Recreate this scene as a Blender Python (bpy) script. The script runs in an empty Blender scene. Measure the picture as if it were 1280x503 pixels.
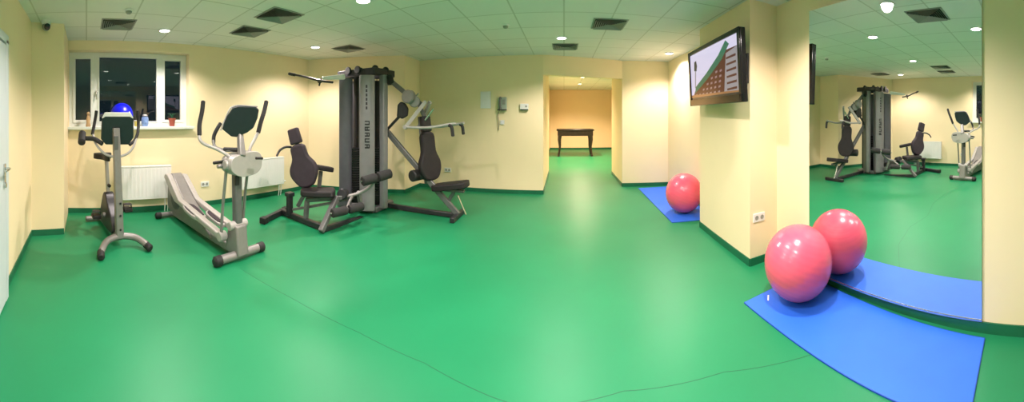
import bpy, bmesh, math, random
from mathutils import Vector, Matrix
random.seed(4)
R = math.radians
SC = bpy.context.scene
C = SC.collection
V = Vector

# ---------------------------------------------------------------- camera (a cylindrical panorama, like the photograph)
F, FV, XC, YC, HC = 380.0, 400.0, 705.0, 145.0, 1.5
cd = bpy.data.cameras.new('camera'); cam = bpy.data.objects.new('camera', cd); C.objects.link(cam)
cd.type = 'PANO'; cd.panorama_type = 'CENTRAL_CYLINDRICAL'
cd.central_cylindrical_range_u_min = -640 / F; cd.central_cylindrical_range_u_max = 640 / F
cd.central_cylindrical_range_v_min = -(503 - YC) / FV; cd.central_cylindrical_range_v_max = YC / FV
cd.central_cylindrical_radius = 1.0
cd.clip_start = 0.02; cd.clip_end = 200
cam.location = (0, 0, HC); cam.rotation_euler = (R(90), 0, (XC - 640) / F)
SC.camera = cam
SC.view_settings.view_transform = 'Standard'; SC.view_settings.look = 'None'
SC.view_settings.exposure = 0.0; SC.view_settings.gamma = 1.0; SC.view_settings.use_curve_mapping = False

# ---------------------------------------------------------------- night outside, lamps inside
LAMP_W, LAMP_COL = 235.0, (1.0, 0.86, 0.80)
WARM_COL = (1.0, 0.74, 0.50)
CONE, BLEND = R(146), 0.55
w = bpy.data.worlds.new('night'); SC.world = w; w.use_nodes = True
w.node_tree.nodes['Background'].inputs[0].default_value = (0.006, 0.012, 0.016, 1)
w.node_tree.nodes['Background'].inputs[1].default_value = 1.0
H = 2.67

# ---------------------------------------------------------------- helpers
def P(px, py, D):            # a point seen at azimuth/elevation, D metres away over the floor
    a = (px - XC) / F
    return V((D * math.sin(a), D * math.cos(a), HC - (py - YC) / FV * D))
def G(px, py):               # a point on the floor
    D = HC * FV / (py - YC); p = P(px, py, D); p.z = 0; return p

def mat(name, col, rough=0.5, metal=0.0, emit=None, es=1.0, noise=0.0, nscale=8.0, bump=0.0, bscale=200.0, coat=0.0, spec=0.5):
    m = bpy.data.materials.new(name); m.use_nodes = True
    nt = m.node_tree; b = nt.nodes['Principled BSDF']
    b.inputs['Base Color'].default_value = (*col, 1); b.inputs['Roughness'].default_value = rough
    b.inputs['Metallic'].default_value = metal; b.inputs['Coat Weight'].default_value = coat
    b.inputs['Specular IOR Level'].default_value = spec
    tc = nt.nodes.new('ShaderNodeTexCoord')
    if noise:
        n = nt.nodes.new('ShaderNodeTexNoise'); n.inputs['Scale'].default_value = nscale; n.inputs['Detail'].default_value = 5
        nt.links.new(tc.outputs['Object'], n.inputs['Vector'])
        r = nt.nodes.new('ShaderNodeValToRGB')
        r.color_ramp.elements[0].position = 0.3; r.color_ramp.elements[1].position = 0.7
        r.color_ramp.elements[0].color = (*[c * (1 - noise) for c in col], 1)
        r.color_ramp.elements[1].color = (*[min(1, c * (1 + noise)) for c in col], 1)
        nt.links.new(n.outputs['Fac'], r.inputs['Fac']); nt.links.new(r.outputs['Color'], b.inputs['Base Color'])
    if bump:
        n2 = nt.nodes.new('ShaderNodeTexNoise'); n2.inputs['Scale'].default_value = bscale
        nt.links.new(tc.outputs['Object'], n2.inputs['Vector'])
        bp = nt.nodes.new('ShaderNodeBump'); bp.inputs['Strength'].default_value = bump; bp.inputs['Distance'].default_value = 0.002
        nt.links.new(n2.outputs['Fac'], bp.inputs['Height']); nt.links.new(bp.outputs['Normal'], b.inputs['Normal'])
    if emit:
        b.inputs['Emission Color'].default_value = (*emit, 1); b.inputs['Emission Strength'].default_value = es
    return m

M = {}
M['wall'] = mat('cream_paint', (0.91, 0.76, 0.50), 0.55, noise=0.02, nscale=1.5, bump=0.15, bscale=90)
M['wall_pale'] = M['wall']
M['lobby'] = mat('peach_paint', (0.90, 0.70, 0.46), 0.6, noise=0.02, nscale=1.5)
M['floor'] = mat('green_vinyl', (0.010, 0.215, 0.088), 0.42, spec=0.35, noise=0.07, nscale=1.1, bump=0.1, bscale=260)
M['base'] = mat('dark_green_vinyl', (0.008, 0.13, 0.06), 0.4, noise=0.1, nscale=6)
M['seam'] = mat('seam_weld', (0.006, 0.11, 0.05), 0.5, noise=0.1, nscale=20)
M['white_paint'] = mat('white_enamel', (0.80, 0.80, 0.78), 0.35, noise=0.02)
M['pvc'] = mat('white_window_plastic', (0.74, 0.78, 0.74), 0.35, noise=0.02)
M['door'] = mat('pale_grey_door_paint', (0.60, 0.66, 0.70), 0.4, noise=0.02)
M['chrome'] = mat('brushed_steel', (0.62, 0.62, 0.60), 0.25, 1.0, noise=0.04, nscale=30)
M['silver'] = mat('silver_powder_coat', (0.25, 0.24, 0.235), 0.42, 0.35, noise=0.05, nscale=18)
M['lightsilver'] = mat('light_silver_plastic', (0.40, 0.385, 0.37), 0.4, 0.15, noise=0.05, nscale=14)
M['shroud'] = mat('silver_shroud', (0.25, 0.245, 0.26), 0.45, 0.4, noise=0.05, nscale=10)
M['shroud_dark'] = mat('slate_shroud', (0.13, 0.13, 0.155), 0.45, 0.4, noise=0.06, nscale=10)
M['greymetal'] = mat('grey_steel_tube', (0.15, 0.15, 0.155), 0.4, 0.4, noise=0.06, nscale=20)
M['darkmetal'] = mat('charcoal_steel', (0.035, 0.035, 0.04), 0.4, 0.4, noise=0.1, nscale=20)
M['black'] = mat('black_rubber', (0.014, 0.014, 0.015), 0.6, noise=0.15, nscale=30, bump=0.2)
M['foam'] = mat('black_foam_grip', (0.02, 0.02, 0.021), 0.75, noise=0.15, nscale=40, bump=0.3)
M['vinyl'] = mat('dark_upholstery', (0.020, 0.017, 0.019), 0.6, spec=0.3, noise=0.12, nscale=12, bump=0.2)
M['vinyl_purple'] = mat('plum_grey_upholstery', (0.040, 0.030, 0.041), 0.6, spec=0.3, noise=0.12, nscale=12, bump=0.2)
M['console'] = mat('dark_teal_console', (0.016, 0.024, 0.028), 0.38, noise=0.1, nscale=20)
M['lcd'] = mat('console_display', (0.045, 0.065, 0.07), 0.15, noise=0.1, nscale=20)
M['stack'] = mat('black_weight_plates', (0.012, 0.012, 0.013), 0.35, 0.3, noise=0.2, nscale=30)
M['ball'] = mat('pink_red_ball', (0.87, 0.11, 0.19), 0.27, noise=0.05, nscale=3, coat=0.25)
M['bluestuff'] = mat('deep_blue_ball', (0.005, 0.008, 0.75), 0.3, noise=0.05, nscale=3)
M['mat'] = mat('blue_foam_mat', (0.022, 0.15, 0.80), 0.55, noise=0.04, nscale=5, bump=0.3, bscale=300)
M['mat_edge'] = mat('blue_foam_edge', (0.01, 0.07, 0.45), 0.6, noise=0.04, nscale=5)
M['gap'] = mat('vent_shadow_void', (0.02, 0.022, 0.02), 0.8, noise=0.1)
M['louver'] = mat('grey_vent_louvre', (0.30, 0.31, 0.28), 0.5, noise=0.03)
M['paper'] = mat('white_paper', (0.88, 0.84, 0.90), 0.7, noise=0.03)
M['teal'] = mat('grey_green_phone_plastic', (0.36, 0.42, 0.36), 0.4, noise=0.1)
M['cable'] = mat('grey_cable', (0.25, 0.22, 0.17), 0.6, noise=0.05)
M['blackgloss'] = mat('glossy_black_plastic', (0.010, 0.009, 0.010), 0.18, noise=0.05)
M['wood'] = mat('black_stained_wood', (0.018, 0.012, 0.010), 0.35, noise=0.3, nscale=10)
M['felt'] = mat('dark_playfield', (0.02, 0.03, 0.02), 0.6, noise=0.2)
M['bulb'] = mat('lit_downlight_lens', (1, 1, 1), 0.4, emit=(1.0, 0.95, 0.86), es=14, noise=0.01)
M['bulbwarm'] = mat('lit_warm_downlight_lens', (1, 1, 1), 0.4, emit=(1.0, 0.80, 0.52), es=7, noise=0.01)
M['redpot'] = mat('clay_pot', (0.35, 0.08, 0.05), 0.6, noise=0.1)
M['bluecup'] = mat('pale_blue_cup', (0.20, 0.32, 0.62), 0.3, noise=0.2, nscale=30)
M['figure'] = mat('tan_ceramic', (0.5, 0.33, 0.17), 0.5, noise=0.2)
M['yellow'] = mat('yellow_ceramic', (0.6, 0.5, 0.12), 0.5, noise=0.1)
def mk_mirror():
    m = mat('mirror_silvering', (0.90, 0.93, 0.90), 0.0, 1.0); return m
M['mirror'] = mk_mirror()
def mk_glass():
    m = mat('window_glass', (1, 1, 1), 0.0); b = m.node_tree.nodes['Principled BSDF']
    b.inputs['Transmission Weight'].default_value = 1.0; b.inputs['IOR'].default_value = 1.5; return m
M['glass'] = mk_glass()
def mk_ceiling():
    m = bpy.data.materials.new('mineral_ceiling_tiles'); m.use_nodes = True; nt = m.node_tree; b = nt.nodes['Principled BSDF']
    tc = nt.nodes.new('ShaderNodeTexCoord'); br = nt.nodes.new('ShaderNodeTexBrick')
    nt.links.new(tc.outputs['Object'], br.inputs['Vector'])
    br.offset = 0.0; br.squash = 1.0
    br.inputs['Scale'].default_value = 1.0; br.inputs['Brick Width'].default_value = 0.6; br.inputs['Row Height'].default_value = 0.6
    br.inputs['Mortar Size'].default_value = 0.011; br.inputs['Mortar Smooth'].default_value = 0.3; br.inputs['Bias'].default_value = 0.0
    br.inputs['Color1'].default_value = (0.80, 0.80, 0.75, 1); br.inputs['Color2'].default_value = (0.74, 0.75, 0.71, 1)
    br.inputs['Mortar'].default_value = (0.56, 0.57, 0.50, 1)
    n = nt.nodes.new('ShaderNodeTexNoise'); n.inputs['Scale'].default_value = 130; nt.links.new(tc.outputs['Object'], n.inputs['Vector'])
    bp = nt.nodes.new('ShaderNodeBump'); bp.inputs['Strength'].default_value = 0.15; bp.inputs['Distance'].default_value = 0.003
    nt.links.new(n.outputs['Fac'], bp.inputs['Height']); nt.links.new(bp.outputs['Normal'], b.inputs['Normal'])
    nt.links.new(br.outputs['Color'], b.inputs['Base Color']); b.inputs['Roughness'].default_value = 0.85
    return m
M['ceiling'] = mk_ceiling()

def basis(d, up=(0, 0, 1)):
    d = V(d).normalized(); up = V(up)
    if abs(d.dot(up)) > 0.98: up = V((1, 0, 0))
    s = d.cross(up).normalized(); u = s.cross(d).normalized()
    return d, s, u

class MB:                                       # collects shapes (world coordinates) for ONE mesh
    def __init__(s): s.bm = bmesh.new()
    def hexa(s, pts):                            # 8 points, bottom 4 then top 4
        v = [s.bm.verts.new(p) for p in pts]
        for f in ((3, 2, 1, 0), (4, 5, 6, 7), (0, 1, 5, 4), (1, 2, 6, 5), (2, 3, 7, 6), (3, 0, 4, 7)):
            s.bm.faces.new([v[i] for i in f])
        return s
    def box(s, c, size, rz=0, m=None):
        c = V(c); hx, hy, hz = [a / 2 for a in size]
        rot = m or Matrix.Rotation(rz, 3, 'Z')
        return s.hexa([c + rot @ V(p) for p in ((-hx, -hy, -hz), (hx, -hy, -hz), (hx, hy, -hz), (-hx, hy, -hz), (-hx, -hy, hz), (hx, -hy, hz), (hx, hy, hz), (-hx, hy, hz))])
    def bar(s, a, b, w, h, w2=None, h2=None, up=(0, 0, 1)):      # rectangular section from a to b
        a, b = V(a), V(b); d, sd, u = basis(b - a, up); w2 = w2 or w; h2 = h2 or h
        r = []
        for p, ww, hh in ((a, w, h), (b, w2, h2)):
            r.append([p - sd * ww / 2 - u * hh / 2, p + sd * ww / 2 - u * hh / 2, p + sd * ww / 2 + u * hh / 2, p - sd * ww / 2 + u * hh / 2])
        return s.hexa(r[0] + r[1])
    def ring_sweep(s, pts, rads, seg=12, caps=True):
        pts = [V(p) for p in pts]; n = len(pts); rings = []; prev = None
        for i, p in enumerate(pts):
            t = (pts[min(i + 1, n - 1)] - pts[max(i - 1, 0)]).normalized()
            if prev is None: _, sd, _ = basis(t)
            else:
                sd = prev - t * prev.dot(t)
                sd = sd.normalized() if sd.length > 1e-6 else basis(t)[1]
            prev = sd; u = sd.cross(t)
            rings.append([s.bm.verts.new(p + (sd * math.cos(k * 2 * math.pi / seg) + u * math.sin(k * 2 * math.pi / seg)) * rads[i]) for k in range(seg)])
        for a, b in zip(rings, rings[1:]):
            for k in range(seg): s.bm.faces.new((a[k], a[(k + 1) % seg], b[(k + 1) % seg], b[k]))
        if caps: s.bm.faces.new(rings[0]); s.bm.faces.new(rings[-1])
        return s
    def tube(s, pts, r, smooth=True, seg=12, n=6):
        pts = [V(p) for p in pts]
        if smooth and len(pts) > 2:
            q = [2 * pts[0] - pts[1]] + pts + [2 * pts[-1] - pts[-2]]; out = []
            for i in range(1, len(q) - 2):
                p0, p1, p2, p3 = q[i - 1:i + 3]
                for k in range(n):
                    t = k / n
                    out.append(0.5 * ((2 * p1) + (p2 - p0) * t + (2 * p0 - 5 * p1 + 4 * p2 - p3) * t * t + (3 * p1 - p0 - 3 * p2 + p3) * t ** 3))
            out.append(pts[-1]); pts = out
        rr = r if isinstance(r, (list, tuple)) else [r, r]
        L = len(pts) - 1
        rads = [rr[0] + (rr[-1] - rr[0]) * i / L for i in range(L + 1)]
        # rounded ends
        a = (pts[0] - pts[1]).normalized(); b = (pts[-1] - pts[-2]).normalized()
        pts = [pts[0] + a * rads[0] * 0.35] + pts + [pts[-1] + b * rads[-1] * 0.35]
        rads = [rads[0] * 0.6] + rads + [rads[-1] * 0.6]
        return s.ring_sweep(pts, rads, seg)
    def cyl(s, a, b, r, r2=None, seg=24):
        a, b = V(a), V(b); r2 = r if r2 is None else r2; d = (b - a).normalized(); e = min(0.15 * min(r, r2), (b - a).length * 0.2)
        return s.ring_sweep([a, a + d * e, b - d * e, b], [r - e, r, r2, r2 - e], seg)
    def lathe(s, prof, o, axis=(0, 0, 1), seg=28):
        d, sd, u = basis(axis); o = V(o); rings = []
        for r, h in prof:
            rings.append([s.bm.verts.new(o + d * h + (sd * math.cos(k * 2 * math.pi / seg) + u * math.sin(k * 2 * math.pi / seg)) * max(r, 1e-4)) for k in range(seg)])
        for a, b in zip(rings, rings[1:]):
            for k in range(seg): s.bm.faces.new((a[k], a[(k + 1) % seg], b[(k + 1) % seg], b[k]))
        s.bm.faces.new(rings[0]); s.bm.faces.new(rings[-1]); return s
    def prism(s, poly, o, ax, ay, depth, taper=1.0):             # 2-D outline in plane (ax, ay) at o, extruded ±depth/2
        o, ax, ay = V(o), V(ax).normalized(), V(ay).normalized(); n = ax.cross(ay).normalized()
        cx = sum(p[0] for p in poly) / len(poly); cy = sum(p[1] for p in poly) / len(poly)
        A = [s.bm.verts.new(o + ax * x + ay * y - n * depth / 2) for x, y in poly]
        B = [s.bm.verts.new(o + ax * (cx + (x - cx) * taper) + ay * (cy + (y - cy) * taper) + n * depth / 2) for x, y in poly]
        s.bm.faces.new(A); s.bm.faces.new(B)
        k = len(poly)
        for i in range(k): s.bm.faces.new((A[i], A[(i + 1) % k], B[(i + 1) % k], B[i]))
        return s
    def ball(s, c, rad, axes=None, seg=32, rings=20):
        c = V(c); rad = (rad,) * 3 if not isinstance(rad, (tuple, list)) else rad
        m = Matrix.Translation(c) @ (axes.to_4x4() if axes else Matrix.Identity(4)) @ Matrix.Diagonal((*rad, 1))
        bmesh.ops.create_uvsphere(s.bm, u_segments=seg, v_segments=rings, radius=1, matrix=m); return s

def obj(name, mb, m, parent=None, bevel=0.0, segs=2, smooth=True, label=None):
    bm = mb.bm if isinstance(mb, MB) else mb
    bmesh.ops.recalc_face_normals(bm, faces=bm.faces)
    root = parent
    off = V((0, 0, 0))
    if parent is not None:
        off = V(parent['_o'])
    for v in bm.verts: v.co -= off
    me = bpy.data.meshes.new(name); bm.to_mesh(me); bm.free()
    o = bpy.data.objects.new(name, me); C.objects.link(o)
    for mm in (m if isinstance(m, list) else [m]): me.materials.append(mm)
    if parent is not None: o.parent = parent
    o['_o'] = tuple(off)
    if smooth:
        for p in me.polygons: p.use_smooth = True
        try: me.set_sharp_from_angle(angle=R(38))
        except Exception: pass
    if bevel:
        b = o.modifiers.new('bevel', 'BEVEL'); b.width = bevel; b.segments = segs; b.limit_method = 'ANGLE'; b.angle_limit = R(30)
        b.harden_normals = False
    if label: o['label'] = label
    return o
def solo(name, mb, m, base, label, cat, group=None, **kw):       # a thing that is one mesh, origin at its base
    bm = mb.bm
    for v in bm.verts: v.co -= V(base)
    o = obj(name, bm, m, None, **kw); o.location = base; o['_o'] = tuple(base)
    o['label'] = label; o['category'] = cat
    if group: o['group'] = group
    return o
def thing(name, label, cat, loc, group=None):
    o = bpy.data.objects.new(name, None); C.objects.link(o); o.location = loc; o['_o'] = tuple(loc); o.empty_display_size = 0.1
    o['label'] = label; o['category'] = cat
    if group: o['group'] = group
    return o
def struct(name, mb, m, parent=None, **kw):
    o = obj(name, mb, m, parent, **kw)
    if parent is None: o['kind'] = 'structure'
    return o
def copy_tree(o, parent=None):
    c = o.copy(); C.objects.link(c); c.parent = parent
    for ch in list(o.children): copy_tree(ch, c)
    return c

# ---------------------------------------------------------------- the room
T = 0.16
def seg(mb, a, b, z0=0.0, z1=H + 0.02, t=T, ea=0.0, eb=0.0, off=0.0):       # wall slab; the room lies to the RIGHT of a->b
    a, b = V((*a, 0)), V((*b, 0)); d = (b - a).normalized(); n = V((-d.y, d.x, 0))
    a = a - d * ea + n * off; b = b + d * eb + n * off
    mb.hexa([a + V((0, 0, z0)), b + V((0, 0, z0)), b + n * t + V((0, 0, z0)), a + n * t + V((0, 0, z0)),
             a + V((0, 0, z1)), b + V((0, 0, z1)), b + n * t + V((0, 0, z1)), a + n * t + V((0, 0, z1))])
    return mb
fl = MB(); fl.box((-1.3, 5.9, -0.05), (8.4, 18.0, 0.1)); struct('floor', fl, M['floor'], smooth=False)
ce = MB(); ce.box((-1.3, 5.9, H + 0.05), (8.4, 18.0, 0.1)); struct('ceiling', ce, M['ceiling'], smooth=False)
p0, p1, p2 = (-3.93, -0.72), (-4.05, -0.30), (-4.95, -0.30)
p3, p4, p5, p6 = (-4.97, 4.45), (-3.10, 5.36), (-3.10, 6.04), (-0.42, 6.10)
p7, p8, p9, p10, p11 = (-0.42, 8.40), (-0.66, 8.40), (-0.66, 14.3), (2.35, 14.3), (2.35, 8.15)
p12, p13, p14 = (1.29, 8.15), (1.29, 6.66), (2.32, 6.50)
p15, p16, p17, p18 = (2.32, 3.90), (1.87, 3.90), (1.83, 2.61), (2.20, 2.61)
p19, p20, p21, p22 = (2.165, -0.5), (2.165, -2.6), (-1.2, -2.6), (-1.2, -0.72)
# window opening in the left wall
WY0, WY1, WZ0, WZ1 = -0.29, 1.74, 1.31, 2.52
seg_l = MB()
X = -4.95
seg(seg_l, (X, -0.5), (X, WY0), t=0.3); seg(seg_l, (X, WY0), (X, WY1), 0, WZ0, t=0.3); seg(seg_l, (X, WY0), (X, WY1), WZ1, H + .02, t=0.3)
seg(seg_l, (X, WY1), p3, t=0.3, eb=0.2)
struct('wall_left', seg_l, M['wall'], smooth=False)
a = MB(); a.hexa([V((*q, z)) for z in (0, H + .02) for q in ((p0[0], p0[1]), p1, (-5.2, -0.30), (-5.2, -0.72))]); struct('wall_left_pillar', a, M['wall'], smooth=False)
a = seg(MB(), p22, p0, ea=0.0, eb=1.3); struct('wall_front_left', a, M['wall'], smooth=False)
a = seg(MB(), p3, p4, eb=0.0, ea=.2); seg(a, p4, p5, t=T, eb=.1); struct('wall_back_left', a, M['wall'], smooth=False)
a = seg(MB(), p5, (p6[0] - .16, 6.096), ea=.1); a.hexa([V((*q, z)) for z in (0, H + .02) for q in ((-.58, 6.096), p6, p7, (-.58, 8.4))])
struct('wall_back', a, M['wall'], smooth=False)
a = MB(); a.hexa([V((*q, z)) for z in (2.29, H + .02) for q in (p6, p13, (1.29, 6.84), (-.42, 6.28))]); struct('wall_back_lintel', a, M['wall'], smooth=False)
a = MB(); a.hexa([V((*q, z)) for z in (0, H + .02) for q in (p13, (2.6, 6.46), (2.6, 8.15), p12)]); struct('wall_back_right', a, M['wall'], smooth=False)
a = seg(MB(), p8, p9, eb=T, ea=0); seg(a, (-.58, 8.4), (-.66, 8.4), t=-.02); struct('wall_lobby_left', a, M['lobby'], smooth=False)
a = seg(MB(), p9, p10, ea=.1, eb=.1); struct('wall_lobby_back', a, M['lobby'], smooth=False)
a = seg(MB(), p10, p11, ea=.1, eb=0); struct('wall_lobby_right', a, M['lobby'], smooth=False)
a = seg(MB(), p14, p15, ea=0, eb=0); struct('wall_right_bay', a, M['wall'], smooth=False)
a = MB(); a.hexa([V((*q, z)) for z in (0, H + .02) for q in (p16, (2.48, 3.90), (2.48, 2.61), p17)]); struct('wall_right_pier', a, M['wall'], smooth=False)
a = seg(MB(), p18, p19, ea=0.0, eb=.05); seg(a, p19, p20, eb=T); struct('wall_right', a, M['wall'], smooth=False)
a = seg(MB(), p20, p21, eb=T); struct('wall_front', a, M['wall'], smooth=False)
a = seg(MB(), p21, p22, eb=-.16); struct('wall_front_return', a, M['wall'], smooth=False)
BB, BT = 0.075, 0.012
def base(name, *segs):
    m = MB()
    for a_, b_ in segs: seg(m, a_, b_, 0.0, BB, t=-BT, ea=0, eb=0)
    struct(name, m, M['base'], smooth=False)
base('baseboard_left', ((X, -.3), (X, 4.45)), (p0, p1))
base('baseboard_back', (p3, p4), (p4, p5), (p5, p6), (p6, p7), (p12, p13), (p13, p14))
base('baseboard_lobby', (p7, p8), (p8, p9), (p9, p10), (p10, p11), (p11, p12))
base('baseboard_right', (p14, p15), (p15, p16), (p16, p17), (p17, p18), (p18, p19), (p19, p20))
base('baseboard_front', (p20, p21), (p21, p22), (p22, (-1.35, -.72)), ((-2.58, -.72), p0))
# welded seam between two sheets of vinyl
m = MB(); q = [(-2.75, 1.52), (-2.02, 1.65), (-1.38, 1.73), (-.86, 1.74), (-.41, 1.66), (-.2, 1.63), (0.0, 1.66), (.34, 1.71), (.94, 1.62), (1.46, 1.38)]
for a_, b_ in zip(q, q[1:]): m.bar((*a_, 0.0), (*b_, 0.0), 0.0045, 0.0012)
struct('trim_1', m, M['seam'], smooth=False)

# ---------------------------------------------------------------- window
wx = X - 0.20
wn = MB(); wz0, wz1 = WZ0 + 0.02, WZ1 - .005
wn.box((wx, (WY0 + WY1) / 2, wz1 - .03), (.07, WY1 - WY0, .06)); wn.box((wx, (WY0 + WY1) / 2, wz0 + .03), (.07, WY1 - WY0, .07))
for yy, ww in ((WY0 + .03, .07), (WY1 - .03, .07), (0.155, .09), (1.26, .09)): wn.box((wx, yy, (wz0 + wz1) / 2), (.064, ww, wz1 - wz0 - .07))
win = struct('window_1', wn, M['pvc'], smooth=False)
for y0, y1 in ((WY0 + .06, .115), (.195, 1.22), (1.30, WY1 - .06)):
    s_ = MB(); zz0, zz1 = wz0 + .06, wz1 - .055; fw = .045 if y1 - y0 < .8 else .022
    cy = (y0 + y1) / 2
    s_.box((wx + .015, cy, zz1 - fw / 2), (.06, y1 - y0, fw)); s_.box((wx + .015, cy, zz0 + fw / 2), (.06, y1 - y0, fw))
    s_.box((wx + .015, y0 + fw / 2, (zz0 + zz1) / 2), (.06, fw, zz1 - zz0 - fw * 2)); s_.box((wx + .015, y1 - fw / 2, (zz0 + zz1) / 2), (.06, fw, zz1 - zz0 - fw * 2))
    sash = struct('sash', s_, M['pvc'], win, bevel=.003)
    g = MB(); g.box((wx, cy, (zz0 + zz1) / 2), (.006, y1 - y0 - fw, zz1 - zz0 - fw)); struct('pane', g, M['glass'], sash, smooth=False)
hd = MB(); hd.box((wx + .055, .165, 1.86), (.02, .025, .07)); hd.bar((wx + .075, .165, 1.87), (wx + .075, .165, 1.76), .018, .014); struct('window_handle', hd, M['chrome'], win, bevel=.003)
sl = MB(); sl.box((X - .06, (WY0 + WY1) / 2 + .02, WZ0 + .005), (.25, WY1 - WY0 + .04, .035)); sl.box((X + .06, (WY0 + WY1) / 2 + .02, WZ0 + .0), (.03, WY1 - WY0 + .10, .045)); struct('window_sill', sl, M['pvc'], win, bevel=.006)

# ---------------------------------------------------------------- door in the wall on the far left
d_ = MB(); d_.box((-2.0, -.69, 1.04), (.98, .04, 2.06)); door = struct('door_1', d_, M['door'], bevel=.004)
m = MB()
for xx in (-2.53, -1.47): m.box((xx, -.695, 1.06), (.07, .05, 2.12))
m.box((-2.0, -.695, 2.125), (1.13, .05, .07)); struct('door_frame', m, M['door'], door, bevel=.004)
m = MB(); m.box((-2.41, -.664, 1.04), (.045, .012, .17)); m.cyl((-2.41, -.665, 1.09), (-2.41, -.62, 1.09), .011); m.tube([(-2.41, -.62, 1.09), (-2.36, -.615, 1.092), (-2.29, -.62, 1.09)], .010); struct('door_handle', m, M['chrome'], door)
m = MB(); m.cyl((-2.41, -.665, .96), (-2.41, -.648, .96), .022); struct('lock', m, M['chrome'], door)

# ---------------------------------------------------------------- downlights
def downlight(warm=False):
    t = thing('downlight', 'round recessed ceiling downlight, lit', 'ceiling light', (0, 0, 0))
    m = MB(); m.lathe([(.062, -.002), (.088, -.002), (.094, -.007), (.09, -.012), (.074, -.014), (.066, -.008), (.062, -.002)], (0, 0, 0), seg=32); obj('trim_ring', m, M['white_paint'], t)
    m = MB(); m.lathe([(.0, -.002), (.072, -.002), (.072, -.010), (.045, -.016), (.0, -.018)], (0, 0, 0), seg=28); obj('lens', m, M['bulbwarm' if warm else 'bulb'], t)
    ld = bpy.data.lights.new('downlight_lamp', 'SPOT'); ld.energy = LAMP_W * (3.0 if warm else 1); ld.color = WARM_COL if warm else LAMP_COL
    ld.spot_size = CONE; ld.spot_blend = BLEND; ld.shadow_soft_size = .06
    lo = bpy.data.objects.new('lamp', ld); C.objects.link(lo); lo.parent = t; lo.location = (0, 0, -.03)
    t['_h'] = 1
    return t
LIGHTS = [(-4.22, 1.11, 'lit downlight in the ceiling just above the window, beside the leftmost air vent'),
          (-3.95, 3.70, 'lit downlight above the corner to the left of the black pulldown bar'),
          (-1.98, 2.55, 'lit downlight cut by the top edge of the photo, above the weight tower'),
          (-0.04, 4.78, 'lit downlight in front of the small square vent before the doorway'),
          (2.02, 5.60, 'lit downlight close to the far right corner, left of the television'),
          (0.20, 2.38, 'lit downlight in mid ceiling that shows in the mirror, nearest the television'),
          (0.12, 0.80, 'lit downlight that shows in the mirror near its right edge'),
          (1.34, 1.58, 'lit downlight close to the top of the wall mirror'),
          (-1.98, 0.55, 'unseen downlight added to light the floor on the exercise bike side of the room'),]  # last one is added out of view to keep the left floor lit
LIT = {'group': None}
proto = downlight()
for i, (x, y, lab) in enumerate(LIGHTS):
    o = proto if i == 0 else copy_tree(proto)
    o.location = (x, y, H); o['label'] = lab; o['group'] = 'recessed downlights in the gym ceiling'
protow = downlight(True)
for i, (x, y, lab) in enumerate([(0.60, 9.6, 'warm downlight in the room beyond the doorway, nearer one'), (0.60, 11.6, 'warm downlight in the room beyond the doorway, farther one above the table')]):
    o = protow if i == 0 else copy_tree(protow)
    o.location = (x, y, H); o['label'] = lab; o['group'] = 'warm downlights beyond the doorway'

# ---------------------------------------------------------------- ceiling vents (square louvred diffusers)
def vent():
    t = thing('air_vent', 'square air vent', 'air vent', (0, 0, 0))
    m = MB()
    def ring(mb, h0, h1, z0, z1, w):
        for k in range(4):
            r = Matrix.Rotation(k * math.pi / 2, 3, 'Z')
            pts = [(-h0, -h0, z0), (h0, -h0, z0), (h1, -h1, z1), (-h1, -h1, z1)]
            lo = [r @ V(p) for p in pts]; hi = [p + V((0, 0, w)) for p in lo]
            mb.hexa(lo + hi)
    ring(m, .225, .205, -.008, -.010, .006); obj('frame', m, M['louver'], t, smooth=False)
    m = MB(); m.box((0, 0, -.002), (.42, .42, .003)); obj('duct_void', m, M['gap'], t, smooth=False)
    m = MB()
    for k in range(7):
        h = .198 - k * .027; ring(m, h, h - .018, -.024, -.006, .0015)
    m.box((0, 0, -.018), (.022, .022, .003)); obj('louvres', m, M['louver'], t, smooth=False)
    return t
VENTS = [(-4.05, .42, 'square louvred air vent in the ceiling near the window, left of the first downlight'),
         (-3.0, 2.2, 'square louvred air vent over the elliptical trainer, larger of the neighbouring pair'),
         (-3.8, 2.26, 'square louvred air vent nearer the left wall, smaller of the neighbouring pair'),
         (-3.60, 4.2, 'square louvred air vent in the corner, just before the pulldown bar'),
         (.60, 4.02, 'square louvred air vent in the ceiling, right of the smoke detector and nearest the television'),
         (.02, 5.38, 'small looking square air vent right before the doorway wall'),
         (.82, 1.28, 'square louvred air vent that shows large at the top of the mirror')]
proto = vent()
for i, (x, y, lab) in enumerate(VENTS):
    o = proto if i == 0 else copy_tree(proto)
    o.location = (x, y, H); o['label'] = lab; o['group'] = 'square louvred ceiling vents'
def detector(x, y, lab):
    t = thing('smoke_detector', lab, 'smoke detector', (x, y, H), 'smoke detectors')
    m = MB(); m.lathe([(.0, 0), (.052, 0), (.055, -.008), (.05, -.018), (.0, -.02)], (x, y, H)); obj('base_plate', m, M['white_paint'], t)
    m = MB(); m.lathe([(.0, -.018), (.036, -.02), (.034, -.038), (.02, -.048), (.0, -.05)], (x, y, H)); obj('sensor_head', m, M['louver'], t)
q = P(161, 12, 3.52); detector(q.x, q.y, 'small round smoke detector above the leftmost air vent')
q = P(632, 31, 4.10); detector(q.x, q.y, 'small round smoke detector in the middle of the ceiling')

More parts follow.
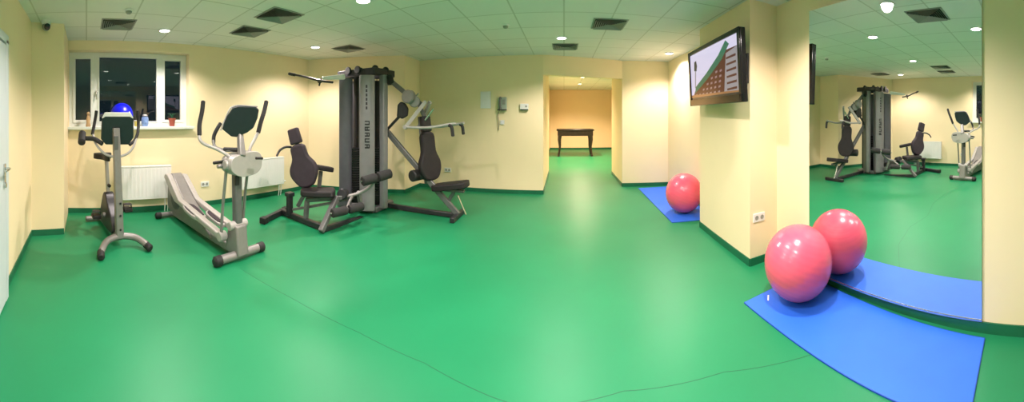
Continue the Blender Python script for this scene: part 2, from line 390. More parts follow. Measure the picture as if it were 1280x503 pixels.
# ---------------------------------------------------------------- security camera on the pillar
c0 = V((-3.90, -.52, 2.60))
t = thing('security_camera', 'small black lensed security camera on the pillar top at left', 'security camera', c0)
m = MB(); m.lathe([(.0, .068), (.062, .068), (.062, .03), (.055, .02), (.0, .02)], c0); obj('ceiling_mount', m, M['white_paint'], t)
m = MB(); m.ball(c0 + V((0, 0, .0)), .055); obj('dome_body', m, M['louver'], t)
m = MB(); m.lathe([(.0, .02), (.038, .02), (.04, .06), (.03, .066), (.0, .06)], c0, axis=(.85, .35, -.3)); obj('lens', m, M['blackgloss'], t)

# ---------------------------------------------------------------- radiators
def radiator(y0, y1, lab):
    xw = X + .10; zc, hh = .47, .50
    t = thing('radiator', lab, 'radiator', (xw, (y0 + y1) / 2, .0), 'white panel radiators on the left wall')
    m = MB(); m.box((xw + .03, (y0 + y1) / 2, zc), (.018, y1 - y0, hh))
    n_ = int((y1 - y0) / .06)
    for k in range(n_): m.box((xw + .0382, y0 + .03 + k * (y1 - y0 - .06) / (n_ - 1), zc), (.006, .028, hh - .06))
    obj('front_panel', m, M['white_paint'], t, bevel=.004)
    m = MB(); m.box((xw - .04, (y0 + y1) / 2, zc), (.018, y1 - y0, hh)); obj('back_panel', m, M['white_paint'], t, bevel=.004)
    m = MB(); m.box((xw - .005, (y0 + y1) / 2, zc + hh / 2), (.095, y1 - y0, .012))
    for k in range(int((y1 - y0) / .03)): m.box((xw - .005, y0 + .02 + k * .03, zc + hh / 2 + .008), (.07, .008, .006))
    obj('top_grille', m, M['white_paint'], t)
    for yy in (y0 + .006, y1 - .006):
        m = MB(); m.box((xw - .005, yy, zc), (.085, .012, hh)); obj('side_panel', m, M['white_paint'], t)
    m = MB()
    for yy in (y1 - .05, y1 - .1): m.tube([(xw, yy, zc - hh / 2 + .01), (xw, yy, .10), (xw - .02, yy, .0)], .009)
    obj('pipe', m, M['white_paint'], t)
    m = MB(); m.cyl((xw + .0, y1 + .0, zc - hh / 2 + .04), (xw, y1 + .06, zc - hh / 2 + .04), .018, .014); obj('valve', m, M['white_paint'], t)
    for yy in (y0 + .1, y1 - .15):
        m = MB(); m.box((X + .03, yy, zc), (.05, .03, hh - .1)); obj('wall_bracket', m, M['white_paint'], t)
radiator(.50, 1.38, 'white panel radiator under the window behind the exercise bike')
radiator(2.70, 3.66, 'white panel radiator partly hidden behind the elliptical trainer')

# ---------------------------------------------------------------- sockets and wall fittings
def plate_on(name, lab, cat, c, n, w_, h_, parts, group=None, m_='white_paint'):
    c = V(c); n = V(n).normalized(); s_ = n.cross(V((0, 0, 1))).normalized(); rot = Matrix((s_, n, V((0, 0, 1)))).transposed()
    t = thing(name, lab, cat, c, group)
    m = MB(); m.box(c + n * .006, (w_, .012, h_), m=rot); obj('plate', m, M[m_], t, bevel=.002)
    for (pn, kind, du, dv, pm) in parts:
        m = MB(); q = c + s_ * du + V((0, 0, dv))
        if kind == 'hole': m.lathe([(.0, .0), (.021, .0), (.023, .003), (.019, .004), (.017, .001), (.0, .001)], q + n * .012, axis=n)
        elif kind == 'rock': m.box(q + n * .014, (.032, .008, .05), m=rot)
        obj(pn, m, M[pm], t)
    return t
socks = [((X + .001, P(262, 236, 5.1).y + .02, .36), (1, 0, 0), 'white twin socket low on the left wall between the radiators')]
plate_on('power_socket', socks[0][2], 'power socket', socks[0][0], socks[0][1], .15, .085, [('socket_insert', 'hole', -.035, 0, 'louver'), ('socket_insert', 'hole', .035, 0, 'louver')], 'wall sockets')
plate_on('power_socket', 'white twin socket low on the back wall behind the seated press pad', 'power socket', (-2.43, 6.05, .40), (0.02, -1, 0), .15, .085, [('socket_insert', 'hole', -.035, 0, 'louver'), ('socket_insert', 'hole', .035, 0, 'louver')], 'wall sockets')
plate_on('power_socket', 'white twin socket on the pier end beside the front pink ball', 'power socket', (1.945, 2.61, .47), (0, -1, 0), .15, .085, [('socket_insert', 'hole', -.035, 0, 'louver'), ('socket_insert', 'hole', .035, 0, 'louver')], 'wall sockets')
bw = lambda px, py, off=0.0: V(((lambda a: 6.07 * math.tan(a))((px - XC) / F), 6.07 - off, HC - (py - YC) / FV * 6.07 / math.cos((px - XC) / F)))
q = bw(607, 125); m = MB(); m.box((q.x, 6.068, q.z), (.22, .006, .33)); m.box((q.x, 6.062, q.z + .02), (.20, .004, .28))
solo('paper_notice', m, M['paper'], (q.x, 6.07, q.z - .165), 'pale sheet of paper fixed to the back wall left of the phone', 'notice', smooth=False)
q = bw(628, 129.5)
t = thing('wall_telephone', 'grey wall telephone with cord on the back wall', 'telephone', (q.x, 6.07, q.z - .13))
m = MB(); m.box((q.x + .01, 6.045, q.z), (.17, .05, .24)); obj('body', m, M['teal'], t, bevel=.012)
m = MB(); m.tube([(q.x - .03, 5.995, q.z + .11), (q.x - .035, 5.985, q.z), (q.x - .03, 5.995, q.z - .11)], .016); m.ball((q.x - .03, 6.005, q.z + .10), (.024, .028, .03)); m.ball((q.x - .03, 6.005, q.z - .10), (.024, .028, .03)); obj('handset', m, M['greymetal'], t)
m = MB(); m.box((q.x + .045, 6.016, q.z + .03), (.06, .01, .09)); obj('keypad', m, M['louver'], t, bevel=.003)
m = MB(); m.box((q.x - .0, 6.03, q.z - .125), (.19, .06, .022)); obj('cradle', m, M['darkmetal'], t, bevel=.004)
m = MB(); m.tube([(q.x - .05, 6.03, q.z - .13), (q.x - .085, 6.04, q.z - .22), (q.x - .075, 6.05, q.z - .36), (q.x - .08, 6.06, q.z - .52)], .007); obj('cord', m, M['cable'], t)
q = bw(628, 153); plate_on('light_switch', 'small white switch plate under the wall telephone', 'switch', (q.x, 6.07, q.z), (0, -1, 0), .085, .085, [('rocker', 'rock', 0, 0, 'paper')])
q = bw(655.5, 134)
t = thing('thermostat_box', 'white control box with dark lower edge beside the doorway', 'control box', (q.x, 6.08, q.z - .07))
m = MB(); m.box((q.x, 6.055, q.z + .01), (.17, .05, .11)); obj('housing', m, M['white_paint'], t, bevel=.008)
m = MB(); m.box((q.x, 6.05, q.z - .052), (.15, .05, .016)); obj('base_rail', m, M['darkmetal'], t, bevel=.003)
m = MB(); m.cyl((q.x + .04, 6.03, q.z + .015), (q.x + .04, 6.018, q.z + .015), .018); obj('dial', m, M['louver'], t)

# ---------------------------------------------------------------- mirror
ma, mb_ = V((2.168 - .028 * 2.15, 2.60, 0)), V((2.168, .45, 0)); md = (mb_ - ma).normalized(); mn = V((-md.y, md.x, 0))   # mn points away from the room
def on_mirror(y): k = (y - ma.y) / md.y; return ma + md * k
A_, B_ = on_mirror(2.03), on_mirror(.43)
t = thing('wall_mirror', 'tall frameless mirror covering the right wall behind the pink ball', 'mirror', tuple((A_ + B_) / 2 + V((0, 0, .095))))
m = MB(); th = .006
def slab(mb, a, b, z0, z1, o0, o1):
    q = [a - mn * o0, b - mn * o0, b - mn * o1, a - mn * o1]
    mb.hexa([p + V((0, 0, z0)) for p in q] + [p + V((0, 0, z1)) for p in q])
slab(m, A_, B_, .095, 2.46, .001, .001 + th); obj('mirror_glass', m, M['mirror'], t, smooth=False)
m = MB(); slab(m, A_ - md * 0.0, B_ + md * 0.0, .082, .094, .0, .012); obj('bottom_channel', m, M['chrome'], t, smooth=False)
m = MB(); k0, k1 = A_ + mn * .008, B_ + mn * .008; w0, w1 = V((2.193, A_.y, 0)), V((2.176, B_.y, 0)); q = [k0 - md * -.004, k1 - md * .004, w1 - md * .004, w0 + md * .004]
m.hexa([p + V((0, 0, .10)) for p in q] + [p + V((0, 0, 2.455)) for p in q]); obj('backing_board', m, M['louver'], t, smooth=False)

# ---------------------------------------------------------------- television
N2, F2 = V((1.585, 2.40, 0)), V((1.67, 3.79, 0))
tz0, tz1 = 1.625, 2.305
td = (F2 - N2).normalized(); tn = V((-td.y, td.x, 0)); tw = (F2 - N2).length
if tn.x > 0: tn = -tn                                 # towards the room
tilt = Matrix.Rotation(R(-3), 3, td)
tc = (N2 + F2) / 2 + V((0, 0, (tz0 + tz1) / 2)); TU = tilt @ V((0, 0, 1)); TN = tilt @ tn
if TN.z > 0: tilt = Matrix.Rotation(R(3), 3, td); TU = tilt @ V((0, 0, 1)); TN = tilt @ tn
t = thing('television', 'wall mounted flat television with black bezel showing a red building', 'television', tuple(tc - V((0, 0, .35))))
hw, hh = tw / 2, (tz1 - tz0) / 2
trot = Matrix((td, TN, TU)).transposed()
m = MB(); m.box(tc - TN * .03, (tw, .06, tz1 - tz0), m=trot); m.box(tc - TN * .075, (tw * .7, .04, (tz1 - tz0) * .65), m=trot); obj('casing', m, M['blackgloss'], t, bevel=.008)
m = MB(); bz = .045
for c_, s_ in (((0, hh - bz / 2), (tw, bz)), ((0, -hh + .04), (tw, .08)), ((-hw + bz / 2, 0), (bz, tz1 - tz0)), ((hw - bz / 2, 0), (bz, tz1 - tz0))):
    m.box(tc + td * c_[0] + TU * c_[1] + TN * .008, (s_[0], .018, s_[1]), m=trot)
obj('bezel', m, M['blackgloss'], t, bevel=.004)
# picture on the screen: one flat mesh, each patch of the picture its own glowing colour. u: 0 = near (right) edge of the photo's view ... 1 = far (left)
tv = lambda n, c, e=1.0: mat('screen_' + n, (0.01, 0.01, 0.01), 0.15, emit=c, es=e)
SM = [tv('sky', (.66, .62, .80)), tv('brick', (.085, .018, .015)), tv('roof', (.035, .15, .09)), tv('white', (.30, .20, .22)), tv('grey', (.30, .28, .30)), tv('dark', (.012, .015, .02)), tv('sand', (.30, .14, .06))]
bm = bmesh.new()
W0, W1, Z0, Z1 = -hw + bz, hw - bz, -hh + .08, hh - bz
def spoly(pts, mi, lay):                              # pts in photo-like coords: x 0 left..1 right, y 0 bottom..1 top
    vs = [bm.verts.new(tc + td * (W1 + (W0 - W1) * x) + TU * (Z0 + (Z1 - Z0) * y) + TN * (.002 + lay * .0006)) for x, y in pts]
    f = bm.faces.new(vs); f.material_index = mi
spoly([(0, 0), (1, 0), (1, 1), (0, 1)], 0, 0)
spoly([(.02, .0), (1, 0), (1, .80), (.78, .80), (.66, .66), (.40, .44), (.10, .18)], 1, 1)
spoly([(.12, .27), (.40, .50), (.66, .76), (.80, .97), (.86, .88), (.72, .66), (.42, .38), (.10, .13)], 2, 2)
spoly([(.74, .0), (1, 0), (1, .80), (.80, .74)], 4, 2)
for r_ in range(6):
    for c_ in range(7):
        x = .12 + c_ * .085 + r_ * .012; y = .06 + r_ * .095
        if y < .06 + (x - .1) * .80: spoly([(x, y), (x + .04, y + .012), (x + .04, y + .05), (x, y + .04)], 3, 3)
for r_ in range(6): spoly([(.80, .08 + r_ * .11), (.96, .09 + r_ * .11), (.96, .13 + r_ * .11), (.80, .115 + r_ * .11)], 1, 3)
spoly([(.10, .63), (.16, .61), (.18, .72), (.16, .84), (.11, .82)], 5, 2); spoly([(.10, .25), (.125, .25), (.15, .63), (.12, .63)], 4, 2)
spoly([(0, 0), (1, 0), (1, .06), (0, .10)], 6, 4)
spoly([(0, 0), (1, 0), (1, .03), (0, .04)], 5, 5)
for f in bm.faces: pass
obj('screen', bm, SM, t, smooth=False)
m = MB(); pw = V((1.825, 2.71, 1.98)); m.box(pw, (.03, .16, .30)); m.box(pw + V((-.035, 0, 0)), (.05, .10, .22)); m.bar(pw + V((-.05, 0, .04)), tc - TN * .09 - td * .30, .05, .06); m.bar(pw + V((-.05, 0, -.06)), tc - TN * .09 - td * .30 - TU * .1, .05, .04); obj('wall_mount', m, M['darkmetal'], t, bevel=.004)

# ---------------------------------------------------------------- mats and balls
def gym_mat(pts, lab, tag_at=None):
    c = sum((V((*p, 0)) for p in pts), V()) / len(pts)
    t = thing('exercise_mat', lab, 'exercise mat', tuple(c), 'blue exercise mats')
    m = MB(); m.prism([(p[0] - c.x, p[1] - c.y) for p in pts], c + V((0, 0, .0045)), (1, 0, 0), (0, 1, 0), .009); obj('pad', m, M['mat'], t, bevel=.003, smooth=False)
    m = MB()
    for a_, b_ in zip(pts, pts[1:] + pts[:1]): m.bar((*a_, .0045), (*b_, .0045), .008, .0078)
    obj('edge_binding', m, M['mat_edge'], t, smooth=False)
    if tag_at:
        m = MB(); m.box((*tag_at, .0102), (.012, .075, .0024), rz=R(-40)); obj('white_tag', m, M['paper'], t, smooth=False)
gym_mat([(1.50, .37), (2.11, .40), (2.165, 2.17), (1.43, 2.12)], 'large blue exercise mat in front of the wall mirror', (1.63, 2.05))
gym_mat([(1.56, 4.20), (2.27, 4.10), (2.29, 6.38), (1.60, 6.42)], 'blue exercise mat in the far bay behind the television pier')
def ball(x, y, r, lab, mm='ball', z0=.010, name='exercise_ball', grp='pink exercise balls', cat='exercise ball'):
    t = thing(name, lab, cat, (x, y, z0), grp)
    bm = bmesh.new(); seg_, n = 64, 96; rings = []
    for i in range(1, n):
        th_ = math.pi * i / n; zz = math.cos(th_)
        rr = r * (1 - (.0035 if (i % 5 == 0 and 12 < i < 84) else 0))
        rings.append([bm.verts.new((x + rr * math.sin(th_) * math.cos(k * 2 * math.pi / seg_), y + rr * math.sin(th_) * math.sin(k * 2 * math.pi / seg_), z0 + r + rr * zz)) for k in range(seg_)])
    for a_, b_ in zip(rings, rings[1:]):
        for k in range(seg_): bm.faces.new((a_[k], a_[(k + 1) % seg_], b_[(k + 1) % seg_], b_[k]))
    tp = bm.verts.new((x, y, z0 + 2 * r)); bt = bm.verts.new((x, y, z0))
    for k in range(seg_): bm.faces.new((tp, rings[0][(k + 1) % seg_], rings[0][k])); bm.faces.new((bt, rings[-1][k], rings[-1][(k + 1) % seg_]))
    ax = V((.3, -.2, .95)) if mm == 'ball' else V((0, 0, 1))
    rot = V((0, 0, 1)).rotation_difference(ax).to_matrix(); cc = V((x, y, z0 + r))
    for v in bm.verts: v.co = cc + rot @ (v.co - cc)
    s_ = obj('shell', bm, M[mm], t)
    for p in s_.data.polygons: p.use_smooth = True
    m = MB(); d = V((.75, .55, .2)).normalized(); m.cyl(cc + d * (r - .002), cc + d * (r + .004), .011, .009); obj('valve_plug', m, M['paper'], t)
ball(1.832, 1.885, .293, 'pink exercise ball on the blue mat, touching its mirror image')
q = P(855.5, 240, 4.95); ball(1.905, 4.57, .300, 'pink exercise ball in the far bay, half hidden by the pier')

# ---------------------------------------------------------------- things on the window sill
SZ = WZ0 + .0225
bx = X - .02
ball(bx - .0, .58, .185, 'blue ball on the window sill behind the bike console', 'bluestuff', SZ, 'small_ball', None, 'ball')
def cup(y, lab, prof, mm, name, cat, xo=-.03, extra=None):
    t = thing(name, lab, cat, (X + xo, y, SZ))
    m = MB(); m.lathe(prof, (X + xo, y, SZ)); obj('body', m, M[mm], t)
    if extra: extra(t, V((X + xo, y, SZ)))
def stick(t, b):
    m = MB(); m.tube([b + V((.03, 0, .03)), b + V((.062, 0, .05)), b + V((.06, 0, .10)), b + V((.03, 0, .115))], .006); obj('handle', m, M['bluecup'], t)
    m = MB(); m.lathe([(0, .15), (.03, .15), (.045, .17), (.03, .19), (0, .195)], b); obj('lid', m, M['lightsilver'], t)
cup(.97, 'pale blue patterned mug on the window sill', [(0, 0), (.045, 0), (.058, .04), (.06, .11), (.052, .15), (0, .15)], 'bluecup', 'lidded_mug', 'mug', extra=stick)
def soil(t, b):
    m = MB()
    for k in range(7):
        a_ = k * .9; m.tube([b + V((0, 0, .13)), b + V((.03 * math.cos(a_), .03 * math.sin(a_), .19)), b + V((.07 * math.cos(a_), .07 * math.sin(a_), .20))], [.006, .002])
    obj('sprigs', m, M['base'], t)
cup(1.44, 'small reddish flower pot on the right end of the sill', [(0, 0), (.04, 0), (.055, .10), (.062, .10), (.064, .13), (.055, .13), (0, .125)], 'redpot', 'flower_pot', 'flower pot', extra=soil)
def figurine(t, b):
    m = MB(); m.ball(b + V((0, 0, .20)), (.028, .028, .032)); obj('head', m, M['figure'], t)
cup(.03, 'small tan figurine on the sill left of the console', [(0, 0), (.04, 0), (.042, .02), (.03, .06), (.036, .12), (.022, .165), (.012, .18), (0, .18)], 'figure', 'figurine', 'figurine', extra=figurine)
def rim(t, b):
    m = MB(); m.lathe([(.030, .09), (.036, .09), (.036, .10), (.030, .10), (.030, .09)], b); obj('rim', m, M['paper'], t)
cup(.81, 'small yellow cup on the sill right of the console', [(0, 0), (.028, 0), (.034, .09), (.03, .09), (0, .085)], 'yellow', 'yellow_cup', 'cup', xo=.02, extra=rim)

# ---------------------------------------------------------------- shared machine bits
class Frm:                                       # local frame: s along u, t along v, z up
    def __init__(s, o, ang): s.o = V(o); s.u = V((math.cos(ang), math.sin(ang), 0)); s.v = V((-math.sin(ang), math.cos(ang), 0))
    def __call__(s, a, b, z): return s.o + s.u * a + s.v * b + V((0, 0, z))
def blob_outline(pts, n=6):
    q = [V((*p, 0)) for p in pts]; L = len(q); out = []
    for i in range(L):
        a, b, c, d = q[i - 1], q[i], q[(i + 1) % L], q[(i + 2) % L]
        for k in range(n):
            t = k / n; r = .5 * ((2 * b) + (c - a) * t + (2 * a - 5 * b + 4 * c - d) * t * t + (3 * b - a - 3 * c + d) * t ** 3); out.append((r.x, r.y))
    return out

# ---------------------------------------------------------------- exercise bike (front end towards the camera, rider faces it)
L = Frm((-3.66, .40, 0), math.atan2(-.20, -.98))       # s runs back towards the window, +t = right in the photo is negative
t = thing('exercise_bike', 'silver and black upright exercise bike in front of the window', 'exercise bike', tuple(L.o))
# sign of t: v=(-sin,cos) of that angle points to -y => photo left
m = MB(); m.tube([L(-.27, .30, .045), L(-.20, .27, .07), L(-.06, .17, .10), L(.0, 0, .115), L(-.05, -.17, .10), L(-.18, -.25, .07), L(-.24, -.27, .045)], .038); fr = obj('front_base', m, M['silver'], t)
for tt, ss in ((.30, -.275), (-.272, -.245)):
    m = MB(); m.tube([L(ss + .05, tt * .97, .055), L(ss - .03, tt * 1.03, .043)], .043, smooth=False); obj('rubber_foot', m, M['black'], t)
m = MB(); m.bar(L(0, 0, .09), L(.05, .03, 1.36), .095, .08, .085, .07, up=L.u); obj('handlebar_post', m, M['silver'], t, bevel=.012)
for z in (.20, .36, .50):
    m = MB(); m.cyl(L(-.045, 0, z), L(-.030, 0, z), .013); obj('bolt', m, M['darkmetal'], t)
m = MB(); m.bar(L(0, 0, .10), L(.92, 0, .07), .08, .07); obj('main_beam', m, M['greymetal'], t, bevel=.01)
m = MB(); m.tube([L(.93, .22, .045), L(.93, -.22, .045)], .036, smooth=False); rb = obj('rear_base', m, M['silver'], t)
m = MB(); m.prism(blob_outline([(.14, .10), (.66, .09), (.72, .20), (.64, .36), (.54, .50), (.44, .50), (.32, .38), (.16, .26)], 4), L.o, L.u, (0, 0, 1), .13); obj('flywheel_housing', m, M['darkmetal'], t, bevel=.02, segs=3)
m = MB(); m.bar(L(.52, .0, .50), L(.60, .0, .92), .05, .05, up=L.u); sp = obj('seat_post', m, M['lightsilver'], t, bevel=.01)
m = MB(); m.cyl(L(.49, .0, .60), L(.44, .0, .60), .022); obj('post_knob', m, M['black'], t)
m = MB(); m.prism(blob_outline([(-.20, 0), (-.14, .035), (0, .05), (.10, .12), (.17, .12), (.20, 0), (.17, -.12), (.10, -.12), (0, -.05), (-.14, -.035)], 4), L(.60, .02, .955), L.u, L.v, .075); obj('saddle', m, M['black'], t, bevel=.02, segs=3)
for sg, e in ((1, P(122, 270, 4.12)), (-1, P(157, 262, 4.05))):
    cpt = L(.44, .085 * sg, .24)
    m = MB(); m.cyl(cpt - L.v * .03 * sg, cpt + L.v * .015 * sg, .03); m.bar(cpt, e - L.v * .03 * sg, .025, .03, up=(0, 0, 1)); ck = obj('crank_arm', m, M['silver'], t, bevel=.004)
    m = MB(); pc = e + L.v * .02 * sg; m.box(pc, (.15, .11, .04), m=Matrix((L.u, L.v, V((0, 0, 1)))).transposed()); m.bar(pc - L.u * .02 - L.v * .05 + V((0, 0, .07)), pc - L.u * .02 + L.v * .05 + V((0, 0, .07)), .10, .01); m.bar(pc - L.u * .02 - L.v * .052 + V((0, 0, .0)), pc - L.u * .02 - L.v * .052 + V((0, 0, .07)), .01, .07); m.bar(pc - L.u * .02 + L.v * .052, pc - L.u * .02 + L.v * .052 + V((0, 0, .07)), .01, .07); obj('pedal', m, M['black'], ck, bevel=.006)
# console: the dark back of it faces the camera
D0 = 3.72
def PD(px, py, dd=0.0, D=D0): return P(px, py, D + dd)
cx = [(127, 149), (131, 145), (163, 145), (167, 149), (167, 172), (161, 181), (132, 181), (126, 174)]
def pix_prism(mb, pts, D, thick, lean=0.0):                # an outline at distance D facing the camera, with real thickness behind it
    f = [P(x, y, D + lean * (pts[0][1] - y)) for x, y in pts]; c = sum(f, V()) / len(f); d = V((c.x, c.y, 0)).normalized()
    A = [mb.bm.verts.new(p) for p in f]; B = [mb.bm.verts.new(p + d * thick) for p in f]
    mb.bm.faces.new(A); mb.bm.faces.new(B); k = len(f)
    for i in range(k): mb.bm.faces.new((A[i], A[(i + 1) % k], B[(i + 1) % k], B[i]))
    return mb
m = MB(); pix_prism(m, cx, 3.70, .05, lean=-.0022); cs = obj('console', m, M['console'], t, bevel=.012, segs=3)
m = MB(); pix_prism(m, [(127, 148), (131, 140.5), (163, 140.5), (167, 148)], 3.70, .085, lean=-.0022); obj('console_hood', m, M['white_paint'], cs, bevel=.010, segs=3, label='silver top of the console, coloured white for the reflection on it')  # silver hood; the bright reflection on it is put in as white
m = MB(); pix_prism(m, [(134, 152), (160, 152), (160, 170), (134, 170)], 3.755, .012, lean=-.0022); obj('display', m, M['lcd'], cs, bevel=.003)
m = MB(); m.bar(P(145, 196, 3.70), P(145, 170, 3.68), .055, .04, up=L.u); obj('console_neck', m, M['greymetal'], t, bevel=.008)
m = MB(); m.tube([P(116, 168, 3.95), P(119, 178, 3.85), P(125, 187, 3.78), P(134, 194, 3.74), P(146, 196, 3.72), P(158, 193, 3.74), P(166, 185, 3.80), P(170.5, 173, 3.90)], .015); hb = obj('handlebar', m, M['lightsilver'], t)
m = MB(); m.tube([P(120.5, 139, 4.02), P(118.5, 152, 4.02), P(115.5, 168, 3.95)], .021); obj('grip', m, M['foam'], hb)
m = MB(); m.tube([P(172, 139, 4.05), P(173, 155, 4.02), P(172, 167, 3.94), P(168, 176, 3.88), P(162, 181, 3.82)], .021); obj('grip', m, M['foam'], hb)
m = MB(); m.tube([P(128, 180, 3.80), P(118, 174, 3.82), P(107, 173, 3.85)], .028); obj('elbow_rest', m, M['foam'], hb)
m = MB(); m.tube([P(103, 167, 3.95), P(102, 178, 3.78)], .048, smooth=False); obj('elbow_pad', m, M['foam'], hb)

# ---------------------------------------------------------------- elliptical trainer
E = Frm((-2.95, 1.62, 0), math.atan2(-.136, -.99))     # s back to the wall, +t towards photo left
t = thing('elliptical_trainer', 'silver elliptical cross trainer with tall black handles and sloped rear housing', 'elliptical trainer', tuple(E.o))
m = MB(); m.tube([E(-.02, .25, .055), E(-.02, -.25, .055)], .045, smooth=False); obj('front_base', m, M['silver'], t)
for sg in (1, -1):
    m = MB(); m.tube([E(-.02, .255 * sg, .052), E(-.02, .325 * sg, .052)], .053, smooth=False); obj('rubber_foot', m, M['black'], t)
m = MB(); m.tube([E(1.64, .27, .05), E(1.64, -.24, .05)], .036, smooth=False); obj('rear_base', m, M['silver'], t)
for sg in (1, -1):
    m = MB(); m.tube([E(1.64, .27 * sg, .048), E(1.64, .34 * sg, .048)], .046, smooth=False); obj('rubber_foot', m, M['black'], t)
m = MB(); m.bar(E(-.02, 0, .085), E(1.68, 0, .085), .14, .09); obj('main_beam', m, M['silver'], t, bevel=.015)
m = MB(); m.prism([(-.09, .05), (.17, .05), (.16, .16), (.10, .36), (-.05, .36), (-.07, .16)], E.o, E.u, (0, 0, 1), .15); obj('ankle_cover', m, M['silver'], t, bevel=.02, segs=3)
m = MB(); m.cyl(E(.03, .12, .35), E(.03, -.12, .35), .045); obj('pivot_collar', m, M['lightsilver'], t)
m = MB(); m.bar(E(.03, 0, .30), E(.05, 0, 1.0), .095, .085, .095, .085, up=E.u); obj('mast', m, M['greymetal'], t, bevel=.02, segs=3)
# rear drive housing: a long wedge, highest at the back
m = MB(); m.prism(blob_outline([(1.72, .06), (1.80, .30), (1.78, .52), (1.68, .64), (1.56, .60), (1.25, .38), (.85, .20), (.55, .13), (.50, .06), (1.1, .045)], 4), E(0, .0, 0), E.u, (0, 0, 1), .17); rh = obj('drive_housing', m, M['silver'], t, bevel=.025, segs=3)
for sg in (1, -1):
    m = MB(); m.cyl(E(1.50, .08 * sg, .32), E(1.50, .09 * sg, .32), .17); obj('crank_disc', m, M['shroud_dark'], rh)
for sg, z1, z2, sp in ((1, .62, .20, .86), (-1, .60, .17, .62)):
    m = MB(); tt = .135 * sg
    m.prism([(1.70, z1 + .02), (1.74, z1 - .04), (1.35, z1 * .5), (.14, z2 - .01), (.13, z2 + .05), (1.20, z1 * .5 + .06), (1.60, z1 + .02)], E(0, tt, 0), E.u, (0, 0, 1), .085)
    pa = obj('pedal_arm', m, M['lightsilver'], t, bevel=.015, segs=3)
    zc = z2 + .065 + (sp - .6) * .09
    m = MB(); sl = Matrix.Rotation(R(-8), 3, E.v); ou = blob_outline([(-.21, -.06), (-.18, .07), (0, .095), (.17, .08), (.22, 0), (.17, -.08), (0, -.095), (-.16, -.08)], 4)
    m.prism(ou, E(sp, .11 * sg, zc), sl @ E.u, E.v, .045); fp = obj('foot_plate', m, M['lightsilver'], pa, bevel=.012, segs=2)
    m = MB(); m.prism([(x * .86, y * .82) for x, y in ou], E(sp, .11 * sg, zc + .027), sl @ E.u, E.v, .012); obj('foot_pad', m, M['vinyl_purple'], fp, bevel=.004)
    m = MB(); m.cyl(E(.14, tt - .045, z2 + .02), E(.14, tt + .045, z2 + .02), .055); obj('pivot_joint', m, M['lightsilver'], pa)
    m = MB(); m.tube([E(.14, .15 * sg, z2), E(.10, .15 * sg, .55), E(.03, .15 * sg, .96)], .017); lk = obj('swing_arm', m, M['silver'], t)
# head
m = MB(); m.prism(blob_outline([(-.20, -.05), (-.18, .07), (-.02, .115), (.15, .12), (.235, .06), (.225, -.06), (.13, -.12), (-.07, -.125)], 5), E(.01, -.03, 1.0), (E.v * -1 + E.u * .05), (0, 0, 1), .19); m.cyl(E(.0, .13, 1.0), E(.0, .20, 1.0), .05); hd_ = obj('head_cover', m, M['lightsilver'], t, bevel=.045, segs=4)
m = MB(); m.cyl(E(.04, .26, .985), E(.04, -.26, .985), .022); obj('pivot_axle', m, M['silver'], t)
m = MB(); m.bar(P(302, 196, 3.30), P(300, 163, 3.42), .085, .07, .06, .05, up=E.u); obj('console_neck', m, M['silver'], t, bevel=.015, segs=3)
m = MB(); pix_prism(m, [(277, 161), (283, 146), (291, 134), (297, 132), (320, 133.5), (324, 137), (322, 148), (317, 160), (309, 166), (296, 171.5), (289, 171)], 3.36, .045, lean=-.0015); cs = obj('console', m, M['console'], t, bevel=.014, segs=3)
m = MB(); pix_prism(m, [(281, 159), (287, 146), (295, 136), (318, 137.5), (315, 150), (309, 160), (294, 167)], 3.42, .014, lean=-.0015); obj('display', m, M['lcd'], cs, bevel=.003)
m = MB(); m.tube([P(276, 163, 3.36), P(282, 148, 3.37), P(292, 133, 3.38), P(322, 133.5, 3.38)], .009); obj('console_rim', m, M['lightsilver'], cs)
# moving handles
m = MB(); m.tube([P(249, 166, 3.45), P(250, 175, 3.42), P(257, 181, 3.38), P(270, 186, 3.34), P(284, 194, 3.30), P(289, 200, 3.30)], .018); ha = obj('moving_handle', m, M['lightsilver'], t)
m = MB(); m.tube([P(254, 127, 3.52), P(252.5, 140, 3.50), P(249.5, 155, 3.47), P(249.3, 169, 3.44)], .026); obj('grip', m, M['foam'], ha)
m = MB(); m.tube([P(323, 165, 3.50), P(318, 175, 3.46), P(312.5, 186, 3.42), P(312, 198, 3.40)], .018); ha = obj('moving_handle', m, M['lightsilver'], t)
m = MB(); m.tube([P(333, 127, 3.62), P(330, 140, 3.58), P(326, 153, 3.54), P(322.7, 166, 3.50)], .026); obj('grip', m, M['foam'], ha)
m = MB(); m.tube([P(266.5, 176, 3.46), P(269, 184, 3.42), P(279, 187.5, 3.38), P(292, 188, 3.34), P(305, 187, 3.34)], .018); ha = obj('fixed_handle', m, M['silver'], t)
m = MB(); m.tube([P(275.5, 154.5, 3.55), P(271, 162, 3.52), P(267.5, 170, 3.50), P(267, 178, 3.46)], .022); obj('grip', m, M['foam'], ha)
m = MB(); m.tube([P(280, 187, 3.38), P(296, 187.5, 3.33)], .024, smooth=False); obj('heart_rate_sensor', m, M['black'], ha)
m = MB(); m.tube([P(267, 204, 3.34), P(281, 202, 3.28)], .017, smooth=False); obj('lever', m, M['black'], t)
m = MB(); m.tube([P(320, 198, 3.30), P(328, 198, 3.36)], .014, smooth=False); obj('lever', m, M['black'], t)
m = MB(); m.box(E(-.03, .05, .83), (.03, .05, .10)); obj('cup_clip', m, M['black'], t, bevel=.006)

